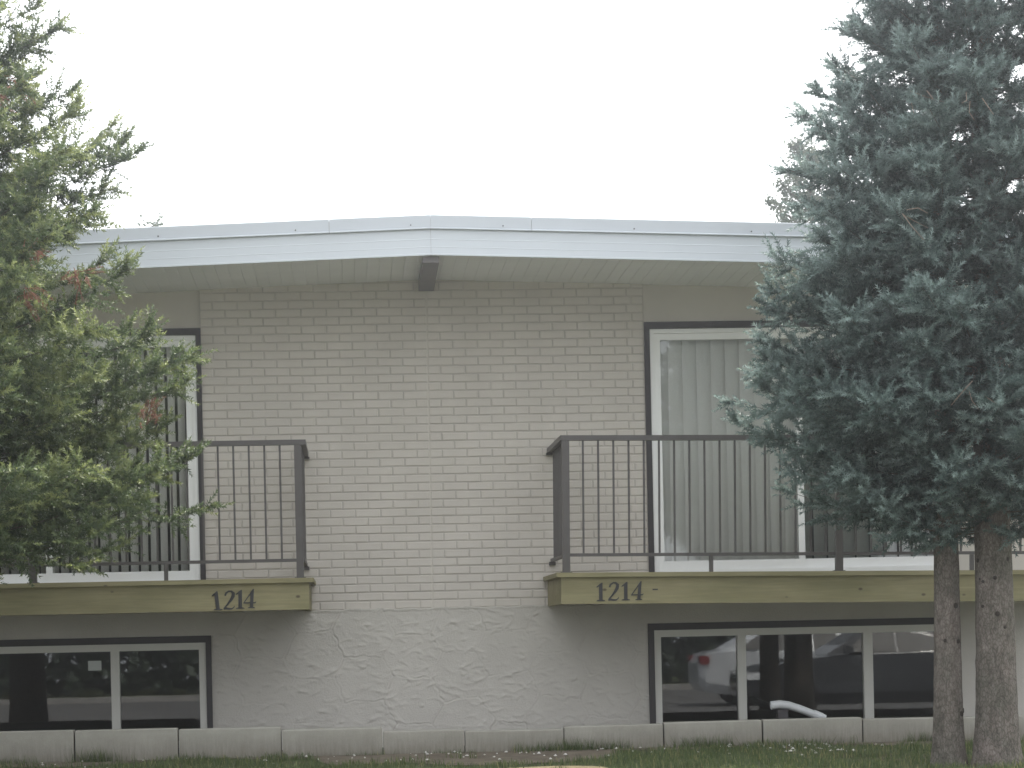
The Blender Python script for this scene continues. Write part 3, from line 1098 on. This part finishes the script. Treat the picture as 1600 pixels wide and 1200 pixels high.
def trunk(root, pos, zt, r0, seed, lean=(0, 0), knots=16, flare=1.35):
    r = np.random.RandomState(seed)
    x0, y0, zg = pos
    n, m = 28, 60
    mb = MB()
    zs = np.concatenate([np.linspace(zg - .12, zg + 2.6, 44), np.linspace(zg + 2.75, zt, m - 44)])
    H = zt - zg
    ph = r.uniform(0, 6.28, 8)
    ring = []
    for z in zs:
        u = max(0, (z - zg) / H)
        rad = r0 * (1 - u) ** .85 + .006
        rad *= 1 + (flare - 1) * math.exp(-max(0, z - zg) / .16)
        for k in range(n):
            a = 2 * math.pi * k / n
            w = 1 + .035 * math.sin(3 * a + ph[0] + z * .8) + .025 * math.sin(5 * a + ph[1] - z * 2.1) + r.normal(0, .011)
            w += .05 * math.exp(-max(0, z - zg) / .2) * math.sin(4 * a + ph[2])
            ring.append((x0 + lean[0] * (z - zg) + math.cos(a) * rad * w, y0 + lean[1] * (z - zg) + math.sin(a) * rad * w, z))
    fs = [(i * n + k, i * n + (k + 1) % n, (i + 1) * n + (k + 1) % n, (i + 1) * n + k) for i in range(len(zs) - 1) for k in range(n)]
    mb.add(ring, fs)
    t = build('trunk', mb, m_bark, root, True)
    for i in range(knots):                            # scars and stubs of lost branches
        z = zg + r.uniform(.25, 2.1)
        a = r.uniform(0, 6.28) if i % 3 else r.uniform(-2.6, -.5)
        u = (z - zg) / H
        rad = r0 * (1 - u) ** .85 * (1 + (flare - 1) * math.exp(-(z - zg) / .16))
        d = Vector((math.cos(a), math.sin(a), r.uniform(-.1, .25)))
        c = Vector((x0 + lean[0] * (z - zg), y0 + lean[1] * (z - zg), z)) + Vector((math.cos(a), math.sin(a), 0)) * (rad - .012)
        s = r.uniform(.011, .021)
        build('branch_scar', MB().tube([c, c + d * .012, c + d * .020, c + d * .024], [s * 1.3, s * 1.2, s, s * .5], 9), m_knot, t, True)
    return t


def dead_clump(root, c, d, n, size, seed, mat=None):
    """a spray of rust-brown needles or bare twigs"""
    r = np.random.RandomState(seed)
    mb = MB()
    c = Vector(c); d = Vector(d).normalized()
    for i in range(n):
        v = (d + Vector(r.normal(0, .5, 3))).normalized() * size * r.uniform(.5, 1.1)
        st = c + Vector(r.normal(0, .03, 3))
        mid = st + v * .5 + Vector(r.normal(0, .012, 3))
        mb.tube([st, mid, st + v], [.003, .0025, .0015], 3, False)
        if mat is None:
            for k in range(30):
                q = st + v * r.uniform(.25, 1)
                w = (v.normalized() + Vector(r.normal(0, .8, 3))).normalized() * .022
                sdv = w.orthogonal().normalized() * .002
                mb.add([q - sdv, q + sdv, q + w], [(0, 1, 2)])
    return build('dead_twigs', mb, mat or m_dead, root)


YT = -3.56
gT = gz(YT)
# left spruce, yellow-green, its trunk just outside the picture
pL = (-3.735, YT, gT)
tL = empty('spruce_tree', pL, 'yellow-green spruce with rusty dead twigs standing before the left balcony', 'tree', 'spruces on the front lawn')
profL = [(.2, 1.55), (.4, 1.92), (.6, 2.16), (1.0, 2.2), (1.4, 2.1), (2.0, 1.78), (2.9, 1.70), (3.4, 1.34), (3.95, 1.08), (5, .82), (6.3, .4), (7.2, .03)]
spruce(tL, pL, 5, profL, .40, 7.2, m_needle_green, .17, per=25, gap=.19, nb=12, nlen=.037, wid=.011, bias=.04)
trunk(tL, pL, 7.15, .17, 31)
for i, (c, d) in enumerate((((-2.72, -4.1, 3.30), (.3, -.3, -.6)), ((-2.60, -4.4, 2.20), (.2, -.3, -.8)), ((-2.62, -4.55, 1.88), (.3, -.2, -.8)),
                            ((-2.85, -4.3, 3.15), (.6, -.3, -.3)), ((-2.35, -4.35, 2.05), (0, -.4, -.6)), ((-1.95, -4.0, 1.15), (.2, -.5, .2)))):
    dead_clump(tL, c, d, 15, .16, 60 + i)
# right pair of blue-green spruces
pA = (3.352, -3.53, gz(-3.53))
tA = empty('spruce_tree', pA, 'blue-green spruce on the slimmer trunk, before the right balcony', 'tree', 'spruces on the front lawn')
profA = [(.25, .75), (.5, 1.0), (.8, 1.22), (1.2, 1.5), (1.7, 1.3), (2.1, 1.16), (2.6, .96), (3.1, .86), (3.5, .72), (3.95, .46), (4.6, .28), (5.1, .03)]
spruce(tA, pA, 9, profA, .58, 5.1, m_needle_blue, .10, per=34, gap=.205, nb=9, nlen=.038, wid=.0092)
trunk(tA, pA, 5.0, .096, 33, (.004, 0), flare=1.22)
pB = (3.655, -3.62, gz(-3.62))
tB = empty('spruce_tree', pB, 'tall blue-green spruce on the thicker trunk at the right edge', 'tree', 'spruces on the front lawn')
profB = [(.2, .8), (.5, 1.15), (1.2, 1.55), (2.1, 1.4), (3.1, 1.22), (3.5, 1.12), (3.95, .92), (5, .76), (6.5, .38), (7.6, .03)]
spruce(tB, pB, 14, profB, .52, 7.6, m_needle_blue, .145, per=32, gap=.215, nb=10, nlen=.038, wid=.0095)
trunk(tB, pB, 7.5, .137, 35, (.002, 0), knots=22, flare=1.25)
for i, (c, d) in enumerate((((2.95, -4.65, 3.05), (.4, -.2, -1)), ((3.3, -4.75, 3.0), (.1, -.2, -1)), ((2.85, -4.7, 2.3), (.3, -.2, -1)),
                            ((3.3, -4.7, 1.2), (-.3, -.3, -1)), ((3.9, -4.7, 3.4), (.1, -.2, -1)))):
    dead_clump(tB, c, d, 3, .22, 80 + i, m_twig)


# far crowns that show over the roof
def far_tree(label, pos, h, rad, seed, name='garden_tree', n=5200, size=.10):
    r = np.random.RandomState(seed)
    root = empty(name, pos, label, 'tree')
    x0, y0, zg = pos
    mb = MB().tube([(x0, y0, zg - .2), (x0, y0, zg + h * .5), (x0, y0, zg + h * .97)], [.16, .1, .015], 8)
    tips, ax = [], []
    nb = int(46 * h / 7)
    for k in range(nb):
        u = .22 + .77 * (k + r.uniform()) / nb
        a = k * 2.4 + r.uniform(-.3, .3)
        L = rad * (1.05 - u) ** .75 * r.uniform(.75, 1.15)
        p0 = np.array([x0, y0, zg + h * u - L * .5])
        d = np.array([math.cos(a), math.sin(a), r.uniform(.55, .9)])
        pts = [p0 + d * L * t for t in (0, .35, .7, 1)]
        mb.tube([tuple(p) for p in pts], [.03, .02, .012, .004], 4, False)
        m = max(6, int(n / nb))
        tt = r.uniform(.15, 1.03, m)
        tips.append(p0 + d * (L * tt)[:, None] + r.normal(0, .07, (m, 3)) * (1.35 - tt)[:, None] * 1.6)
    build('trunk', mb, m_limb, root)
    P = np.concatenate(tips)
    d1 = nrm(r.normal(0, 1, P.shape)); d2 = nrm(np.cross(d1, r.normal(0, 1, P.shape)))
    s = size * r.uniform(.6, 1.2, (len(P), 1))
    tri = np.stack([P - d1 * s * .5, P + d2 * s * .3, P + d1 * s * .5], 1)
    tri2 = np.stack([P - d1 * s * .5, P + d1 * s * .5, P - d2 * s * .3], 1)
    tt = np.clip(r.normal(.5, .25, len(P)), 0, 1)
    c = tri_mesh('crown', np.concatenate([tri, tri2]), m_needle_far, root, pos, np.concatenate([tt, tt]))
    tag(c, kind='stuff')
    return root


far_tree('hazy dark tree rising behind the roof beside the right spruce', (6.05, 15.0, -1.3), 8.0, 2.4, 3, n=26000, size=.065)
far_tree('twiggy treetop just showing over the roof at left', (-3.55, 17.0, -1.3), 7.36, 1.3, 6, n=5000, size=.06)
far_tree('small pointed treetop peeping over the roof right of centre', (3.05, 16.0, -1.3), 7.02, 1.2, 7, n=6000, size=.06)

# trees across the street, seen in the window panes
def street_tree(label, pos, h, rad, seed):
    r = np.random.RandomState(seed)
    root = empty('street_tree', pos, label, 'tree', 'trees across the street')
    x0, y0, zg = pos
    build('trunk', MB().tube([(x0, y0, zg - .2), (x0 + .1, y0, zg + h * .3), (x0, y0, zg + h * .8)], [.22, .17, .05], 10), m_bark, root, True)
    n = 9000
    cl = r.normal(0, 1, (60, 3)); cl = nrm(cl) * r.uniform(.35, 1, (60, 1)) ** .5
    cc = cl * np.array([rad, rad, h * .42]) + np.array([x0, y0, zg + h * .55])
    P = cc[r.randint(0, 60, n)] + r.normal(0, rad * .17, (n, 3))
    d1 = nrm(r.normal(0, 1, P.shape)); d2 = nrm(np.cross(d1, r.normal(0, 1, P.shape)))
    s = .32
    tri = np.concatenate([np.stack([P - d1 * s, P + d2 * s * .6, P + d1 * s], 1), np.stack([P - d1 * s, P + d1 * s, P - d2 * s * .6], 1)])
    tt = np.clip(r.normal(.4, .25, n), 0, 1)
    tag(tri_mesh('crown', tri, m_needle_far, root, pos, np.concatenate([tt, tt])), kind='stuff')


for i, (x, y, h, rad, lab) in enumerate(((-13, -46, 10, 3.6, 'broad leafy tree across the street far to the left'), (-5.5, -48, 11, 3.8, 'tall leafy tree across the street left of the camera'),
                                        (4.5, -46, 4.5, 1.8, 'small leafy tree across the street right behind the camera'), (11.5, -47, 4.2, 1.7, 'small leafy tree across the street behind the silver car'),
                                        (19, -46, 5.0, 2.0, 'leafy tree across the street far to the right'))):
    street_tree(lab, (x, y, -1.5), h, rad * 1.15, 40 + i)
# clipped hedge that closes the far side of the street
hr = np.random.RandomState(51)
hedge = empty('hedge', (3, -41, -1.5), 'long dark clipped hedge across the street behind the cars', 'hedge')
n = 16000
P = np.stack([hr.uniform(-25, 31, n), -41 + hr.uniform(-.7, .7, n), -1.5 + 2.3 * hr.uniform(0, 1, n) ** .8], 1)
d1 = nrm(hr.normal(0, 1, P.shape)); d2 = nrm(np.cross(d1, hr.normal(0, 1, P.shape)))
tri = np.concatenate([np.stack([P - d1 * .2, P + d2 * .14, P + d1 * .2], 1), np.stack([P - d1 * .2, P + d1 * .2, P - d2 * .14], 1)])
ht = np.clip(hr.normal(.3, .2, n), 0, 1)
tag(tri_mesh('foliage', tri, m_needle_far, hedge, (3, -41, -1.5), np.concatenate([ht, ht])), kind='stuff')
build('stems', MB().tube([(-25, -41, -1.3), (31, -41, -1.3)], .05, 5), m_limb, hedge)


# ------------------------------------------------------------------ parked cars (mirrored in the basement panes)
def car(label, pos, heading, paint):
    t = empty('parked_car', pos, label, 'car', 'cars parked on the street')
    # stations along the length: x, sill z, bonnet/belt z, half width, roof z, half roof width
    st = [(-2.28, .42, .62, .62, .62, .55), (-2.18, .24, .74, .80, .74, .70), (-1.5, .20, .88, .88, .90, .74), (-.95, .19, .94, .90, .97, .72),
          (-.25, .19, .96, .90, 1.40, .60), (.4, .19, .97, .90, 1.46, .60), (1.1, .19, .98, .90, 1.40, .58), (1.75, .20, 1.0, .88, 1.04, .66),
          (2.15, .26, .96, .82, .97, .68), (2.27, .42, .80, .70, .80, .60)]
    mb = MB()
    n = 8
    for x, zs, zb, w, zr, wr in st:
        mb.v += [(x, -w * .9, zs), (x, -w, zs + .18), (x, -w * .985, zb), (x, -wr, zr), (x, wr, zr), (x, w * .985, zb), (x, w, zs + .18), (x, w * .9, zs)]
    for i in range(len(st) - 1):
        for k in range(n):
            mb.f.append((i * n + k, (i + 1) * n + k, (i + 1) * n + (k + 1) % n, i * n + (k + 1) % n))
    mb.f += [tuple(range(n)), tuple(reversed([(len(st) - 1) * n + k for k in range(n)]))]
    ca, sa = math.cos(heading), math.sin(heading)
    X = lambda p: (pos[0] + p[0] * ca - p[1] * sa, pos[1] + p[0] * sa + p[1] * ca, pos[2] + p[2])

    def P(name, m, mat, par=t, smooth=False):
        m.v = [X(p) for p in m.v]
        return build(name, m, mat, par, smooth)
    body = P('body', mb, paint, smooth=False)
    for s in (-1, 1):
        y = lambda z, sgn=s: sgn * (.892 - (z - .96) * .62 + .012)
        for a in ([(-.72, 1.0), (.12, 1.0), (.12, 1.36), (-.22, 1.34)], [(.17, 1.0), (1.02, 1.01), (1.0, 1.34), (.17, 1.37)], [(1.07, 1.02), (1.50, 1.05), (1.12, 1.30), (1.06, 1.32)]):
            q = MB()
            q.add([(x, y(z), z) for x, z in a] + [(x, y(z) - s * .02, z) for x, z in a],
                  [(0, 1, 2, 3), (7, 6, 5, 4), (0, 4, 5, 1), (1, 5, 6, 2), (2, 6, 7, 3), (3, 7, 4, 0)])
            P('side_window', q, m_car_glass)
        P('wing_mirror', MB().box(-.72, -.58, s * .90 - .0, s * 1.04, .98, 1.10) if s > 0 else MB().box(-.72, -.58, -1.04, -.90, .98, 1.10), paint)
        P('headlight', MB().box(-2.24, -2.02, min(s * .52, s * .82), max(s * .52, s * .82), .60, .72), m_lens)
        P('tail_light', MB().box(2.08, 2.25, min(s * .55, s * .85), max(s * .55, s * .85), .78, .93), m_red)
        P('door_handle', MB().box(.0, .14, min(s * .885, s * .92), max(s * .885, s * .92), .86, .885), paint)
        for wx in (-1.42, 1.38):
            w = P('wheel', MB().tube([(wx, s * .70, .32), (wx, s * .72, .32), (wx, s * .89, .32), (wx, s * .91, .32)], [.29, .32, .32, .29], 24), m_tyre)
            P('rim', MB().tube([(wx, s * .90, .32), (wx, s * .918, .32)], [.21, .19], 20), m_rim, w)
    ws = MB()
    ws.add([(-.86, -.66, 1.02), (-.86, .66, 1.02), (-.30, .56, 1.385), (-.30, -.56, 1.385), (-.84, -.66, 1.0), (-.84, .66, 1.0), (-.28, .56, 1.36), (-.28, -.56, 1.36)],
           [(0, 3, 2, 1), (4, 5, 6, 7), (0, 1, 5, 4), (1, 2, 6, 5), (2, 3, 7, 6), (3, 0, 4, 7)])
    P('windscreen', ws, m_car_glass)
    return t


car('charcoal saloon car parked beside the road, mirrored in the right basement window', (7.7, -18.9, -1.675), 0, m_car_dark)
car('silver saloon car parked across the street, mirrored in the right basement window', (8.0, -26.0, -1.685), math.pi, m_car_silver)

# ------------------------------------------------------------------ grass, pebbles
def grass(n, xr, yr, seed, hmin, hmax, keep=None):
    r = np.random.RandomState(seed)
    x = r.uniform(*xr, n); y = r.uniform(*yr, n)
    cl = np.sin(x * 5.1 + 1.3 * np.sin(y * 3)) * np.sin(y * 6.3 + x * 1.7) + .6 * np.sin(x * 13 + y * 9) * np.sin(y * 11 - x * 4)
    soil_edge = np.interp(x, _near_x, _near_y)
    inside = y > soil_edge
    on_tan = ((x - .62) / .45) ** 2 + ((y + 3.3) / .55) ** 2 < 1
    ok = np.where(inside | on_tan, (cl > .95) & (r.uniform(0, 1, n) < .5), r.uniform(0, 1, n) < np.clip(.65 + .5 * cl, .12, 1))
    x, y, cl = x[ok], y[ok], cl[ok]
    n = len(x)
    z = np.array([gz(v) for v in y])
    h = r.uniform(hmin, hmax, n) * (1 + .35 * np.clip(cl, -1, 1))
    a = r.uniform(0, 6.28, n)
    ln = r.uniform(.1, .7, n)
    b = np.stack([x, y, z], 1)
    sd = np.stack([np.cos(a), np.sin(a), 0 * a], 1) * .0028
    la = r.uniform(0, 6.28, n)
    mid = b + np.stack([np.cos(la) * ln * h * .25, np.sin(la) * ln * h * .25, h * .6], 1)
    tip = b + np.stack([np.cos(la) * ln * h * .8, np.sin(la) * ln * h * .8, h * (1 - .3 * ln)], 1)
    tri = np.concatenate([np.stack([b - sd, b + sd, mid + sd * .7], 1), np.stack([b - sd, mid + sd * .7, mid - sd * .7], 1), np.stack([mid - sd * .7, mid + sd * .7, tip], 1)])
    t = np.clip(r.normal(.4, .2, n) + np.where(r.uniform(0, 1, n) < .12, .5, 0), 0, 1)
    return tri, np.concatenate([t, t, t])


g1, t1 = grass(75000, (-5.2, 5.6), (-5.2, -1.2), 2, .03, .065)
# tufts along the foot of the blocks
tf, tt = [], []
rr = np.random.RandomState(77)
for cx, nb_, hh in ((-2.6, 160, .13), (-1.9, 60, .08), (-3.2, 70, .08), (-1.3, 50, .06), (.75, 150, .09), (1.0, 220, .11), (1.3, 150, .10), (1.95, 160, .11), (2.1, 120, .10), (2.9, 60, .08), (3.75, 120, .10), (-.55, 60, .05), (.1, 70, .05)):
    n = nb_
    x = cx + rr.normal(0, .10, n); y = -1.19 - abs(rr.normal(0, .05, n)); z = np.full(n, GZ - .005)
    h = hh * rr.uniform(.4, 1.1, n); a = rr.uniform(0, 6.28, n); sd = np.stack([np.cos(a), np.sin(a), 0 * a], 1) * .003
    b = np.stack([x, y, z], 1); tip = b + np.stack([rr.normal(0, .3, n) * h, -abs(rr.normal(0, .25, n)) * h, h], 1)
    tf.append(np.stack([b - sd, b + sd, tip], 1)); tt.append(np.clip(rr.normal(.35, .2, n), 0, 1))
go = tri_mesh('grass', np.concatenate([g1] + tf), m_grass, None, (0, -3, GZ), np.concatenate([t1] + tt))
tag(go, 'short patchy green grass of the front lawn before the edging', 'grass', kind='stuff')
pbm = MB()
rr = np.random.RandomState(9)
for i in range(150):
    x = rr.choice([rr.uniform(-5, 5.5), rr.normal(2.55, .25), rr.normal(.3, .6)], p=[.4, .35, .25])
    y = -1.22 - abs(rr.normal(0, .55))
    s = rr.uniform(.006, .017)
    q = [Vector((rr.uniform(.7, 1.2) * s * a, rr.uniform(.7, 1.2) * s * b, rr.uniform(.5, .9) * s * c)) for a, b, c in ((1, 0, 0), (0, 1, 0), (-1, 0, 0), (0, -1, 0), (0, 0, 1), (0, 0, -.5))]
    z = gz(y) + .012
    pbm.add([(x + v.x, y + v.y, z + v.z) for v in q], [(0, 1, 4), (1, 2, 4), (2, 3, 4), (3, 0, 4), (1, 0, 5), (2, 1, 5), (3, 2, 5), (0, 3, 5)])
tag(build('pebbles', pbm, m_pebble), 'pale pebbles scattered on the soil before the edging', 'pebbles', kind='stuff')

# ------------------------------------------------------------------ haze
hm = bpy.data.materials.new('glare_haze_air')
hm.use_nodes = True
hn = hm.node_tree
hn.nodes.remove(hn.nodes['Principled BSDF'])
pv = hn.nodes.new('ShaderNodeVolumePrincipled')
pv.inputs['Color'].default_value = (0.93, 0.96, 1.0, 1)
pv.inputs['Density'].default_value = 0.0038
pv.inputs['Anisotropy'].default_value = 0.92
hn.links.new(pv.outputs[0], hn.nodes['Material Output'].inputs['Volume'])
hz = build('glare_haze', MB().box(-61, 61, -61, 41, -3.2, 11.5), hm)  # scattering volume added to stand in for veiling glare of the lens
tag(hz, kind='stuff')
